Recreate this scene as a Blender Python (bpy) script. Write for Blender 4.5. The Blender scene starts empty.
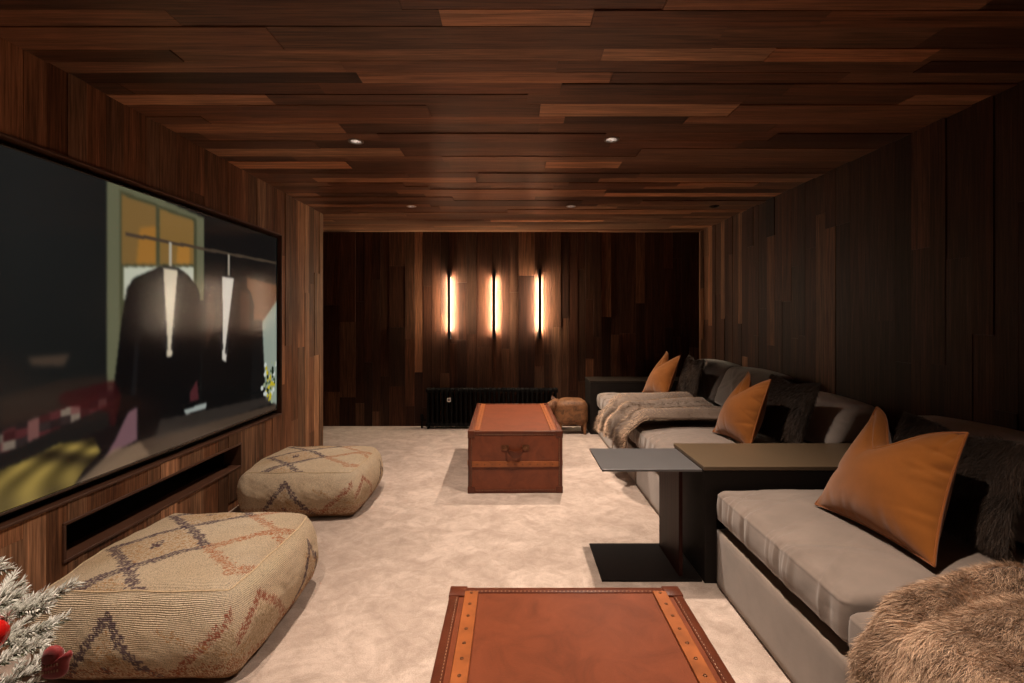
import bpy, bmesh, math, random
import numpy as np
from mathutils import Vector, Matrix
random.seed(7); rng = np.random.default_rng(7)
PI = math.pi
scene = bpy.context.scene
COL = scene.collection

# ------------------------------------------------------------------ materials
def lin(c):
    return tuple(((x/255)/12.92 if x/255 <= .04045 else ((x/255+.055)/1.055)**2.4) for x in c)

class NT:
    """small node-tree builder"""
    def __init__(s, name):
        s.m = bpy.data.materials.new(name); s.m.use_nodes = True
        s.t = s.m.node_tree; s.n = s.t.nodes; s.l = s.t.links
        s.b = s.n['Principled BSDF']
    def node(s, typ, **kw):
        n = s.n.new(typ)
        for k, v in kw.items():
            if k.startswith('i_'):
                key = k[2:]
                key = int(key) if key.isdigit() else key.replace('_', ' ')
                n.inputs[key].default_value = v
            else:
                setattr(n, k, v)
        return n
    def link(s, a, b): s.l.new(a, b)
    def coords(s, scale=(1, 1, 1), kind='Object', add=None):
        tc = s.node('ShaderNodeTexCoord'); mp = s.node('ShaderNodeMapping')
        mp.inputs['Scale'].default_value = scale
        s.link(tc.outputs[kind], mp.inputs['Vector'])
        if add is not None: s.link(add, mp.inputs['Location'])
        return mp.outputs['Vector']
    def noise(s, vec, scale, detail=4, rough=.6, dist=0):
        n = s.node('ShaderNodeTexNoise', i_Scale=scale, i_Detail=detail, i_Roughness=rough, i_Distortion=dist)
        s.link(vec, n.inputs['Vector']); return n.outputs['Fac']
    def ramp(s, fac, stops):
        r = s.node('ShaderNodeValToRGB'); e = r.color_ramp.elements
        while len(e) < len(stops): e.new(.5)
        for el, (p, c) in zip(e, stops): el.position = p; el.color = (*c, 1)
        s.link(fac, r.inputs['Fac']); return r.outputs['Color']
    def mix(s, a, b, fac, mode='MIX'):
        m = s.node('ShaderNodeMix', data_type='RGBA', blend_type=mode)
        for v, k in ((fac, 0), (a, 6), (b, 7)):
            if isinstance(v, (int, float)): m.inputs[k].default_value = v
            elif isinstance(v, tuple): m.inputs[k].default_value = (*v, 1)
            else: s.link(v, m.inputs[k])
        return m.outputs[2]
    def math(s, op, a, b=0.0):
        m = s.node('ShaderNodeMath', operation=op)
        for v, k in ((a, 0), (b, 1)):
            if isinstance(v, (int, float)): m.inputs[k].default_value = v
            else: s.link(v, m.inputs[k])
        return m.outputs[0]
    def attr(s, name):
        a = s.node('ShaderNodeAttribute'); a.attribute_name = name; return a.outputs
    def bump(s, h, strength=.3, dist=.01):
        b = s.node('ShaderNodeBump', i_Strength=strength, i_Distance=dist)
        s.link(h, b.inputs['Height']); s.link(b.outputs['Normal'], s.b.inputs['Normal'])
    def color(s, c):
        if isinstance(c, tuple): s.b.inputs['Base Color'].default_value = (*c, 1)
        else: s.link(c, s.b.inputs['Base Color'])
    def set(s, rough=.6, metal=0., spec=.5, sheen=0., coat=0.):
        i = s.b.inputs
        i['Roughness'].default_value = rough; i['Metallic'].default_value = metal
        i['Specular IOR Level'].default_value = spec; i['Sheen Weight'].default_value = sheen
        i['Coat Weight'].default_value = coat
        return s

def plain(name, c, rough=.6, metal=0., var=.12, scale=30, bump=0., spec=.5, sheen=0., bscale=None):
    t = NT(name); v = t.coords()
    f = t.noise(v, scale, 3)
    lo = tuple(x*(1-var) for x in c); hi = tuple(min(1, x*(1+var)) for x in c)
    t.color(t.ramp(f, [(.3, lo), (.7, hi)])); t.set(rough, metal, spec, sheen)
    if bump: t.bump(t.noise(v, bscale or scale*4, 3), bump, .004)
    return t.m

def wood(name, axis, dark, mid, light, rough=.55, gscale=1., spec=.18):
    """planks: tone comes from the 'tone' attribute of each board, grain runs along axis"""
    t = NT(name); a = t.attr('tone')
    sep = t.node('ShaderNodeSeparateColor'); t.link(a['Color'], sep.inputs['Color'])
    cmb = t.node('ShaderNodeCombineXYZ')
    off = t.math('MULTIPLY', sep.outputs['Blue'], 37.0)
    for k in range(3): t.link(off, cmb.inputs[k])
    sc = [26*gscale]*3; sc[axis] = 1.3*gscale
    v = t.coords(tuple(sc), add=cmb.outputs[0])
    g = t.noise(v, 1.0, 6, .68, .9)
    sc2 = [105*gscale]*3; sc2[axis] = 4*gscale
    v2 = t.coords(tuple(sc2), add=cmb.outputs[0]); fine = t.noise(v2, 1.0, 3, .6)
    base = t.ramp(sep.outputs['Red'], [(0, dark), (.5, mid), (1, light)])
    warm = t.mix(base, (1.2, .95, .80), sep.outputs['Green'], 'MULTIPLY')
    grain = t.ramp(g, [(.28, (.34, .32, .31)), (.5, (.92, .92, .92)), (.70, (1.65, 1.6, 1.5))])
    c = t.mix(warm, grain, .85, 'MULTIPLY')
    fg = t.ramp(fine, [(.34, (.42, .40, .38)), (.60, (1.18, 1.18, 1.18))])
    c = t.mix(c, fg, .75, 'MULTIPLY')
    t.color(c); t.set(rough, 0, spec)
    t.bump(t.math('ADD', g, t.math('MULTIPLY', fine, .5)), .35, .003)
    return t.m

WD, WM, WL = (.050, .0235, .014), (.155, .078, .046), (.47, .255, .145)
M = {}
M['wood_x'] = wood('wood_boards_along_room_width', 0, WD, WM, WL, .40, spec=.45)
M['wood_z'] = wood('wood_boards_upright_shaded', 2, (.018, .0072, .004), (.050, .0215, .0115), (.15, .078, .044))  # same wood as the screen wall, shade of the dim walls put into its colour
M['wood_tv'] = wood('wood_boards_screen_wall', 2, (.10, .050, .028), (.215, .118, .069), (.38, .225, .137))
M['wood_trim'] = plain('wood_trim', (.085, .036, .02), .5, scale=20)
M['black'] = plain('matt_black_lining', (.004, .0035, .003), .85)

def carpet():
    t = NT('beige_carpet'); v = t.coords()
    n1 = t.noise(v, 3.2, 5, .62, 1.2); n2 = t.noise(v, 13, 5, .7, .8); n3 = t.noise(v, 190, 3, .6)
    nap = t.ramp(n1, [(.36, (.40, .315, .265)), (.5, (.455, .365, .31)), (.62, (.54, .44, .38))])
    c = t.mix(nap, t.ramp(n2, [(.36, (.80, .78, .76)), (.62, (1.10, 1.10, 1.10))]), .8, 'MULTIPLY')
    c = t.mix(c, t.ramp(n3, [(.3, (.72, .71, .7)), (.65, (1.12, 1.12, 1.12))]), .7, 'MULTIPLY')
    t.color(c); t.set(.95, 0, .1, .25)
    t.bump(t.math('ADD', n3, t.math('MULTIPLY', n2, 2.0)), .5, .006)
    return t.m
M['carpet'] = carpet()

def leather(name, c, var=.35, rough=.42, scale=9):
    t = NT(name); v = t.coords()
    n = t.noise(v, scale, 6, .68, .8); g = t.noise(v, 260, 3, .6)
    d = tuple(x*(1-var) for x in c); l = tuple(x*(1+var*.9) for x in c)
    col = t.ramp(n, [(.3, d), (.5, c), (.72, l)])
    sc = t.noise(t.coords((90, 14, 60)), 1, 3, .7)
    col = t.mix(col, t.ramp(sc, [(.62, (1, 1, 1)), (.72, (1.25, 1.2, 1.15))]), .5, 'MULTIPLY')
    t.color(col); t.set(rough, 0, .4)
    t.bump(t.math('ADD', g, n), .22, .002)
    return t.m
M['tan_leather'] = leather('russet_leather', (.150, .038, .0150), .25)
M['dark_leather'] = leather('dark_brown_leather_binding', (.085, .021, .009), .3, .38)
M['slat_wood'] = plain('honey_wood', (.26, .075, .019), .45, scale=14, var=.25)
M['brass'] = plain('aged_brass', (.16, .07, .035), .4, .8)
M['thread'] = plain('cream_thread', (.40, .24, .15), .8)
M['hide'] = leather('worn_tan_hide', (.17, .075, .03), .65, .6, 16)
M['hide_dark'] = leather('dark_hide', (.11, .045, .02), .4, .6, 16)

def fabric(name, c, sheen=.3, weave=700, var=.12):
    t = NT(name); v = t.coords()
    n = t.noise(v, 7, 4, .6); w = t.noise(v, weave, 2, .5)
    col = t.ramp(n, [(.3, tuple(x*(1-var) for x in c)), (.7, tuple(x*(1+var) for x in c))])
    col = t.mix(col, t.ramp(w, [(.3, (.8, .8, .8)), (.7, (1.12, 1.12, 1.12))]), .5, 'MULTIPLY')
    t.color(col); t.set(.85, 0, .2, sheen)
    t.bump(w, .18, .002)
    return t.m
M['sofa'] = fabric('taupe_linen_upholstery', (.205, .163, .138))
M['sofa_base'] = fabric('taupe_linen_base', (.225, .18, .15))
M['sofa_dark'] = fabric('charcoal_linen', (.064, .050, .043))
M['sofa_pale'] = fabric('pale_grey_satin', (.30, .255, .23), .4)
M['rust'] = fabric('rust_velvet', (.215, .069, .0078), .25, 900, .14)
M['rust_cord'] = fabric('rust_piping', (.22, .064, .009), .3)
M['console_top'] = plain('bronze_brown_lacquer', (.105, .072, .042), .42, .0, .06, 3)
M['console_far'] = plain('bronze_brown_lacquer_shaded', (.018, .012, .008), .6, spec=.2)  # near console's lacquer again, darkened to carry the far end's shade
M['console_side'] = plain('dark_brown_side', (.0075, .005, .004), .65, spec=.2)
M['steel'] = plain('grey_powder_coat', (.115, .112, .115), .42, .25, .05, 6)
M['darkwood'] = wood('dark_stained_panel', 2, (.018, .003, .0015), (.03, .0045, .002), (.045, .007, .003), .5, 1., .12)
M['dark_plate'] = plain('black_brown_plate', (.0035, .0018, .0015), .6, spec=.2)
M['iron'] = plain('black_iron', (.0025, .002, .0018), .65, .0, spec=.12)
M['lamp_black'] = plain('black_metal_lamp', (.006, .006, .006), .4, .4)
M['white_plate'] = plain('white_plastic', (.62, .55, .5), .4)
M['chrome'] = plain('satin_nickel', (.55, .52, .5), .28, .9, .03)
M['bezel'] = plain('gloss_black_bezel', (.006, .006, .006), .25)
M['bezel_edge'] = plain('bronze_bezel_edge', (.09, .065, .05), .35, .5)
M['red'] = plain('red_felt', (.24, .008, .010), .7, var=.3, scale=60, sheen=.3)
M['red_gloss'] = plain('red_bauble', (.55, .012, .01), .22)
M['bark'] = plain('brown_bark', (.06, .04, .025), .9, scale=80, bump=.6)

def vcol(name, rough=.8, spec=.25, sheen=0., bumps=None):
    t = NT(name); t.color(t.attr('Col')['Color']); t.set(rough, 0, spec, sheen)
    if bumps: t.bump(t.noise(t.coords(), bumps, 2), .4, .003)
    return t.m
M['fur'] = vcol('fur_fibre', .65, .3)
M['needles'] = vcol('flocked_needles', .85, .15)

def pouf_mat():
    t = NT('woven_straw_kilim'); a = t.attr('Col')['Color']
    uv = t.attr('weave')
    sp = t.node('ShaderNodeSeparateXYZ'); t.link(uv['Vector'], sp.inputs[0])
    row = t.math('SINE', t.math('MULTIPLY', sp.outputs[1], 2*PI/.0062))
    knot = t.noise(t.coords((260, 260, 260)), 1, 3, .7)
    kr = t.ramp(knot, [(.34, (.33, .28, .24)), (.47, (.95, .95, .95)), (.7, (1.3, 1.28, 1.25))])
    c = t.mix(a, kr, .8, 'MULTIPLY')
    rr = t.ramp(t.math('ADD', t.math('MULTIPLY', row, .5), .5), [(.0, (.72, .68, .63)), (.5, (1.05, 1.05, 1.05))])
    c = t.mix(c, rr, .7, 'MULTIPLY')
    t.color(c); t.set(.9, 0, .15)
    t.bump(t.math('ADD', row, t.math('MULTIPLY', knot, 2.)), .8, .004)
    return t.m
M['pouf'] = pouf_mat()

def emit(name, c, s):
    t = NT(name); t.color((.02, .02, .02))
    t.b.inputs['Emission Color'].default_value = (*c, 1); t.b.inputs['Emission Strength'].default_value = s
    return t.m
M['led'] = emit('warm_led', (1, .80, .56), 230.0)
M['lens'] = emit('downlight_lens', (1, .86, .75), 9.0)

SCREEN = 0.30
EXPOSURE = 1.5
def screen_mat():
    t = NT('screen_picture'); t.color((.003, .003, .003)); t.set(.15, 0, .35)
    t.link(t.attr('Col')['Color'], t.b.inputs['Emission Color'])
    t.b.inputs['Emission Strength'].default_value = SCREEN
    return t.m

# ------------------------------------------------------------------ mesh helpers
def wloc(p):
    v = Vector((0, 0, 0))
    while p is not None: v += p.location; p = p.parent
    return v

def link_obj(name, me, parent=None, label=None):
    o = bpy.data.objects.new(name, me); COL.objects.link(o)
    if parent is not None: o.parent = parent
    if label: o['label'] = label
    return o

def np_mesh(name, V, F, mat, parent=None, smooth=True, col=None, label=None, extra=None, local=False):
    """V (n,3), F: list of index arrays [(k,4), (m,3)...] -> object"""
    V = np.asarray(V, dtype=np.float64)
    if parent is not None and not local: V = V - np.array(wloc(parent))
    me = bpy.data.meshes.new(name)
    if isinstance(F, np.ndarray): F = [F]
    loops = np.concatenate([f.reshape(-1) for f in F]).astype(np.int32)
    sizes = np.concatenate([np.full(len(f), f.shape[1], np.int32) for f in F])
    starts = np.concatenate([[0], np.cumsum(sizes)[:-1]]).astype(np.int32)
    me.vertices.add(len(V)); me.vertices.foreach_set('co', V.astype(np.float32).ravel())
    me.loops.add(len(loops)); me.loops.foreach_set('vertex_index', loops)
    me.polygons.add(len(sizes)); me.polygons.foreach_set('loop_start', starts)
    try: me.polygons.foreach_set('loop_total', sizes)
    except Exception: pass
    me.update(calc_edges=True)
    me.polygons.foreach_set('use_smooth', np.full(len(sizes), smooth))
    if col is not None:
        a = me.attributes.new('Col', 'FLOAT_COLOR', 'POINT')
        c = np.ones((len(V), 4), np.float32); c[:, :3] = col
        a.data.foreach_set('color', c.ravel())
    if extra is not None:
        for k, arr in extra.items():
            a = me.attributes.new(k, 'FLOAT_VECTOR', 'POINT')
            a.data.foreach_set('vector', np.asarray(arr, np.float32).ravel())
    me.validate(); me.update()
    me.materials.append(mat)
    return link_obj(name, me, parent, label)

class MB:
    """collects shapes, builds them as one mesh object"""
    def __init__(s): s.v = []; s.f = []; s.tone = []
    def add(s, V, F, tone=None):
        b = len(s.v); s.v.extend([tuple(x) for x in V])
        for f in F:
            s.f.append(tuple(b+i for i in f)); s.tone.append(tone)
        return s
    def box(s, x0, x1, y0, y1, z0, z1, tone=None):
        V = [(x, y, z) for x in (x0, x1) for y in (y0, y1) for z in (z0, z1)]
        F = [(0, 1, 3, 2), (4, 6, 7, 5), (0, 4, 5, 1), (2, 3, 7, 6), (0, 2, 6, 4), (1, 5, 7, 3)]
        return s.add(V, F, tone)
    def bbox(s, x0, x1, y0, y1, z0, z1, r=.005, seg=2):
        bm = bmesh.new(); bmesh.ops.create_cube(bm, size=1)
        for v in bm.verts:
            v.co = Vector(((x0+x1)/2+v.co.x*(x1-x0), (y0+y1)/2+v.co.y*(y1-y0), (z0+z1)/2+v.co.z*(z1-z0)))
        r = min(r, .49*min(x1-x0, y1-y0, z1-z0))
        bmesh.ops.bevel(bm, geom=list(bm.edges), offset=r, segments=seg, affect='EDGES', profile=.5)
        bm.verts.index_update()
        s.add([v.co[:] for v in bm.verts], [[v.index for v in f.verts] for f in bm.faces]); bm.free()
        return s
    def tube(s, pts, r, n=10, caps=True, closed=False):
        pts = [Vector(p) for p in pts]; m = len(pts)
        rs = r if isinstance(r, (list, tuple)) else [r]*m
        V = []; up = None
        for i, p in enumerate(pts):
            a = pts[(i-1) % m] if (closed or i > 0) else p; b = pts[(i+1) % m] if (closed or i < m-1) else p
            d = (b-a).normalized() if (b-a).length > 1e-9 else Vector((0, 0, 1))
            if up is None: up = Vector((0, 0, 1)) if abs(d.z) < .9 else Vector((1, 0, 0))
            sx = d.cross(up)
            if sx.length < 1e-6: sx = d.cross(Vector((0, 1, 0.01)))
            sx.normalize(); sy = sx.cross(d).normalized(); up = sy
            for k in range(n):
                t = 2*PI*k/n; V.append(p+sx*(math.cos(t)*rs[i])+sy*(math.sin(t)*rs[i]))
        F = []
        for i in range(m if closed else m-1):
            j = (i+1) % m
            for k in range(n):
                F.append((i*n+k, i*n+(k+1) % n, j*n+(k+1) % n, j*n+k))
        if caps and not closed:
            F.append(tuple(range(n-1, -1, -1))); F.append(tuple((m-1)*n+k for k in range(n)))
        return s.add(V, F)
    def lathe(s, prof, c=(0, 0, 0), n=24, axis=2):
        V = []; F = []
        for (r, h) in prof:
            for k in range(n):
                t = 2*PI*k/n; p = [r*math.cos(t), r*math.sin(t), h]
                if axis == 1: p = [p[0], p[2], p[1]]
                if axis == 0: p = [p[2], p[0], p[1]]
                V.append((c[0]+p[0], c[1]+p[1], c[2]+p[2]))
        for i in range(len(prof)-1):
            for k in range(n):
                F.append((i*n+k, i*n+(k+1) % n, (i+1)*n+(k+1) % n, (i+1)*n+k))
        return s.add(V, F)
    def ball(s, c, r, n=12, sq=(1, 1, 1)):
        V = []; F = []
        for i in range(n//2+1):
            a = PI*i/(n//2)
            for k in range(n):
                t = 2*PI*k/n
                V.append((c[0]+sq[0]*r*math.sin(a)*math.cos(t), c[1]+sq[1]*r*math.sin(a)*math.sin(t), c[2]+sq[2]*r*math.cos(a)))
        for i in range(n//2):
            for k in range(n): F.append((i*n+k, i*n+(k+1) % n, (i+1)*n+(k+1) % n, (i+1)*n+k))
        return s.add(V, F)
    def build(s, name, mat, parent=None, smooth=False, label=None, local=False):
        me = bpy.data.meshes.new(name)
        off = Vector((0, 0, 0)) if (parent is None or local) else wloc(parent)
        me.from_pydata([(x-off.x, y-off.y, z-off.z) for x, y, z in s.v], [], s.f)
        me.validate(); me.update()
        bm = bmesh.new(); bm.from_mesh(me)
        bmesh.ops.recalc_face_normals(bm, faces=list(bm.faces)); bm.to_mesh(me); bm.free()
        if any(t is not None for t in s.tone):
            a = me.attributes.new('tone', 'FLOAT_COLOR', 'FACE')
            arr = np.ones((len(me.polygons), 4), np.float32)
            for i, t in enumerate(s.tone):
                if t is not None: arr[i, :3] = t
            a.data.foreach_set('color', arr.ravel())
        for p in me.polygons: p.use_smooth = smooth
        me.materials.append(mat)
        o = link_obj(name, me, parent, label)
        if smooth == 'auto' or smooth is True:
            try: me.set_sharp_from_angle(angle=math.radians(40))
            except Exception: pass
        return o

def thing(name, loc, label, cat, group=None, rz=0):
    o = bpy.data.objects.new(name, None); COL.objects.link(o)
    o.location = loc; o.rotation_euler = (0, 0, rz); o.empty_display_size = .1
    o['label'] = label; o['category'] = cat
    if group: o['group'] = group
    return o
def tag(o, label, cat, group=None):
    o['label'] = label; o['category'] = cat
    if group: o['group'] = group
    return o
def structure(o): o['kind'] = 'structure'; return o
def dup(root, loc, label, rz=None):
    r = root.copy(); COL.objects.link(r); r.location = loc; r['label'] = label
    if rz is not None: r.rotation_euler = (0, 0, rz)
    def kids(src, dst):
        for ch in list(src.children):
            c = ch.copy(); COL.objects.link(c); c.parent = dst; kids(ch, c)
    kids(root, r)
    return r

def vnoise(P, scale, seed=0, octaves=3):
    """cheap smooth noise on (n,3) points"""
    P = np.asarray(P, float)*scale; out = np.zeros(len(P)); amp = 1.
    r = np.random.default_rng(seed)
    for o in range(octaves):
        for _ in range(4):
            k = r.normal(size=3); ph = r.uniform(0, 6.28)
            k2 = r.normal(size=3)
            out += amp*np.sin(P@k*1.6+ph+1.3*np.sin(P@k2*1.1+ph*2))/4
        P = P*2.03; amp *= .5
    return out

def rbox(n, half, r):
    """dense rounded box: cube coords Q in [-1,1]^3, points P, quads F (merged)"""
    if isinstance(n, int): n = (n, n, n)
    def lineg(m):
        t = np.linspace(-1, 1, m+1); return np.sign(t)*(1-(1-np.abs(t))**1.25)
    Q = []; F = []; idx = {}
    def vid(q):
        k = (round(q[0], 5), round(q[1], 5), round(q[2], 5))
        if k not in idx: idx[k] = len(Q); Q.append(q)
        return idx[k]
    for ax in range(3):
        a, b = (ax+1) % 3, (ax+2) % 3
        ga, gb = lineg(n[a]), lineg(n[b])
        for sgn in (-1, 1):
            ids = np.empty((len(ga), len(gb)), int)
            for i, u in enumerate(ga):
                for j, v in enumerate(gb):
                    q = [0, 0, 0]; q[ax] = sgn; q[a] = u; q[b] = v
                    ids[i, j] = vid(tuple(q))
            f = np.stack([ids[:-1, :-1], ids[1:, :-1], ids[1:, 1:], ids[:-1, 1:]], -1).reshape(-1, 4)
            if sgn < 0: f = f[:, ::-1]
            F.append(f)
    Q = np.array(Q, float); F = np.concatenate(F)
    half = np.array(half); r = min(r, half.min()*.999)
    B = Q*half; inner = np.clip(B, -(half-r), half-r)
    d = B-inner; L = np.linalg.norm(d, axis=1, keepdims=True)
    P = inner+np.where(L > 1e-9, d/np.maximum(L, 1e-9)*r, 0)
    return Q, P, F

def rect_sub(rects, hole):
    out = []; hx0, hx1, hy0, hy1 = hole
    for (x0, x1, y0, y1) in rects:
        if hx0 >= x1 or hx1 <= x0 or hy0 >= y1 or hy1 <= y0: out.append((x0, x1, y0, y1)); continue
        if hx0 > x0: out.append((x0, hx0, y0, y1))
        if hx1 < x1: out.append((hx1, x1, y0, y1))
        a, b = max(x0, hx0), min(x1, hx1)
        if hy0 > y0: out.append((a, b, y0, hy0))
        if hy1 < y1: out.append((a, b, hy1, y1))
    return out

def breaks(a, b, widths, rnd):
    L = [a]
    while L[-1] < b-.07: L.append(L[-1]+rnd.choice(widths))
    if b-L[-1] < .05: L[-1] = b
    else: L.append(b)
    L[-1] = b
    return L

def boards(mb, rows, l0, l1, put, holes=(), seed=1, lens=(.5, 1.9), rowtone=None):
    """rows: break positions across; boards run from l0 to l1; put(r0,r1,a,b,lift,tone) adds a board"""
    rnd = random.Random(seed)
    for i in range(len(rows)-1):
        a = l0-rnd.uniform(0, lens[1])
        while a < l1:
            b = a+rnd.uniform(*lens)
            if l1-b < .25: b = l1
            tone = (min(1, max(0, rnd.gauss(.38, .20)+(.38 if rnd.random() < .10 else 0))), rnd.random(), rnd.random())
            lift = rnd.choice((0, 0, .001, .002, .004, .007))
            if b > l0:
                rects = [(rows[i], rows[i+1], max(a, l0), min(b, l1))]
                for h in holes: rects = rect_sub(rects, h)
                for (r0, r1, p, q) in rects: put(r0+.0006, r1-.0006, p+.0004, q-.0004, lift, tone)
            a = b

# ------------------------------------------------------------------ the room
CZ = 2.45                       # ceiling
XL, XR = -1.98, 2.36            # screen wall, right wall
YF, YB = 6.30, -1.60            # far wall, wall behind the camera
YE = 5.22                       # end of the screen wall, alcove beyond
XA = -3.5
TVY0, TVY1, TVZ0, TVZ1 = 1.55, 4.286, .544, 2.062
NY0, NY1, NZ0, NZ1 = 2.205, 3.655, .272, .447

structure(MB().box(XA, XR, YB, YF, -.06, 0).build('floor', M['carpet']))

rnd = random.Random(11)
rows_y = breaks(YB, YE, (.10, .115, .125, .14, .155), rnd)
rows_y2 = breaks(YE, YF, (.10, .115, .125, .14), rnd)
rows_c = rows_y+rows_y2[1:]

DL = [(-.965, 3.09), (.61, 3.06), (-.98, 4.87), (.575, 4.87), (1.97, 4.87), (-.965, 1.27), (.60, 1.27)]
mb = MB()
boards(mb, rows_c, XA, XR, lambda r0, r1, a, b, l, t: mb.box(a, b, r0, r1, CZ-l, CZ+.03, t),
       holes=[(y-.031, y+.031, x-.031, x+.031) for x, y in DL], seed=3, lens=(.5, 2.0))
ceil = structure(mb.build('ceiling', M['wood_x']))
cb = MB().box(XA, XR, YB, YF, CZ+.12, CZ+.14).build('ceiling_backing', M['black'], ceil)

mb = MB()
boards(mb, rows_y, 0, CZ, lambda r0, r1, a, b, l, t: mb.box(XL-.03, XL+l-.004, r0, r1, a, b, t),
       holes=[(TVY0, TVY1, TVZ0, TVZ1), (NY0, NY1, NZ0, NZ1)], seed=5, lens=(.7, 2.4))
mb.box(XL-.05, XL, YE, YE+.02, 0, CZ, (.3, .5, .3))
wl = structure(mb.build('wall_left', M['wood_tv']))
MB().box(XL-.10, XL-.08, TVY0-.05, TVY1+.05, TVZ0-.05, TVZ1+.05).build('recess_lining', M['black'], wl)
nb = MB()
nb.box(XL-.34, XL-.32, NY0-.02, NY1+.02, NZ0-.02, NZ1+.02)
nb.box(XL-.34, XL-.022, NY0-.02, NY0, NZ0, NZ1); nb.box(XL-.34, XL-.022, NY1, NY1+.02, NZ0, NZ1)
nb.box(XL-.34, XL-.022, NY0-.02, NY1+.02, NZ1, NZ1+.02); nb.box(XL-.34, XL-.022, NY0-.02, NY1+.02, NZ0-.02, NZ0)
nb.build('niche_lining', M['black'], wl)
def frame_yz(y0, y1, z0, z1, w, x0, x1):
    m = MB()
    m.bbox(x0, x1, y0-w, y1+w, z1, z1+w, .002, 1); m.bbox(x0, x1, y0-w, y1+w, z0-w, z0, .002, 1)
    m.bbox(x0, x1, y0-w, y0, z0, z1, .002, 1); m.bbox(x0, x1, y1, y1+w, z0, z1, .002, 1)
    return m
structure(frame_yz(TVY0, TVY1, TVZ0, TVZ1, .012, XL-.09, XL+.006).build('trim_1', M['wood_trim']))
structure(frame_yz(NY0+.012, NY1-.012, NZ0+.012, NZ1-.012, .014, XL-.12, XL+.006).build('trim_2', M['wood_trim']))

rnd = random.Random(21)
rows_x = breaks(XA, XR, (.10, .112, .113, .12, .20), rnd)
mb = MB()
boards(mb, rows_x, 0, CZ, lambda r0, r1, a, b, l, t: mb.box(r0, r1, YF-l, YF+.03, a, b, t), seed=8, lens=(.6, 1.9))
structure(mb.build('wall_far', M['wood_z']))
mb = MB()
boards(mb, rows_c, 0, CZ, lambda r0, r1, a, b, l, t: mb.box(XR-l, XR+.03, r0, r1, a, b, t), seed=14, lens=(.6, 2.2))
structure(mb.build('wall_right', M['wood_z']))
mb = MB()
boards(mb, breaks(XL, XR, (.11, .12, .14), rnd), 0, CZ, lambda r0, r1, a, b, l, t: mb.box(r0, r1, YB-.03, YB+l, a, b, t), seed=15)
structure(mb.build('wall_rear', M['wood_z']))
mb = MB()
boards(mb, breaks(YE, YF, (.11, .12, .14), rnd), 0, CZ, lambda r0, r1, a, b, l, t: mb.box(XA-.03, XA+l, r0, r1, a, b, t), seed=16)
boards(mb, breaks(XA, XL-.06, (.11, .12, .14), rnd), 0, CZ, lambda r0, r1, a, b, l, t: mb.box(r0, r1, YE-.03, YE+l, a, b, t), seed=17)
structure(mb.build('wall_alcove', M['wood_z']))

# ------------------------------------------------------------------ downlights
def downlight(x, y, label, on=True, power=60., group='ceiling downlights'):
    t = thing('downlight', (x, y, CZ), label, 'light', group)
    MB().lathe([(.047, .001), (.047, -.006), (.044, -.0075), (.034, -.006), (.032, .0)], (x, y, CZ), 28).build('trim_ring', M['chrome' if on else 'lamp_black'], t, True)
    MB().lathe([(.0325, 0), (.030, .02), (.026, .045), (.024, .05)], (x, y, CZ), 28).build('reflector', M['chrome' if on else 'lamp_black'], t, True)
    MB().lathe([(.0, .046), (.025, .046), (.025, .05), (0, .05)], (x, y, CZ), 24).build('lens', M['lens' if on else 'black'], t, True)
    if on:
        ld = bpy.data.lights.new('downlight_beam', 'SPOT')
        ld.energy = power; ld.color = (1, .80, .64); ld.spot_size = math.radians(92); ld.spot_blend = 1.0; ld.shadow_soft_size = .022
        lo = bpy.data.objects.new('downlight_beam', ld); COL.objects.link(lo); lo.parent = t; lo.location = (0, 0, -.012)
    return t
dl_labels = ['lit ceiling downlight nearest the big screen, above the pouf side of the trunk',
             'lit ceiling downlight over the far trunk, on the sofa side',
             'small ceiling downlight close to the wall lamps, on the screen side',
             'small ceiling downlight close to the wall lamps, right of the middle lamp',
             'unlit black ceiling downlight by the right wall near the far end',
             'ceiling downlight above the near woven pouf, out of view overhead',
             'ceiling downlight above the near leather trunk, out of view overhead']
DLP = [58, 94, 42, 130, 0, 66, 96]
for (x, y), lb, pw in zip(DL, dl_labels, DLP):
    downlight(x, y, lb, pw > 0, pw)

# ------------------------------------------------------------------ wall lights
def sconce(x):
    t = thing('wall_light', (x, YF, 1.53), '', 'light', 'linear wall lights on the far wall')
    m = MB(); yb = YF-.085
    m.bbox(x-.0175, x+.0175, yb, yb+.03, 1.10, 1.965, .003, 2)
    m.build('bar', M['lamp_black'], t)
    m = MB()
    for z in (1.15, 1.915):
        m.bbox(x-.017, x+.017, yb+.02, YF-.012, z-.035, z+.035, .004, 2)
    m.bbox(x-.022, x+.022, YF-.014, YF-.006, 1.10, 1.965, .002, 1)
    m.build('mount', M['lamp_black'], t)
    MB().bbox(x-.012, x+.012, yb+.028, yb+.040, 1.20, 1.87, .002, 1).build('led_strip', M['led'], t)
    return t
for x, l in ((-.785, 'left black linear wall light with warm glow on both sides'),
             (-.225, 'middle black linear wall light of the row of three'),
             (.345, 'right black linear wall light nearest the sofa corner')):
    s_ = sconce(x); s_['label'] = l

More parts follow.
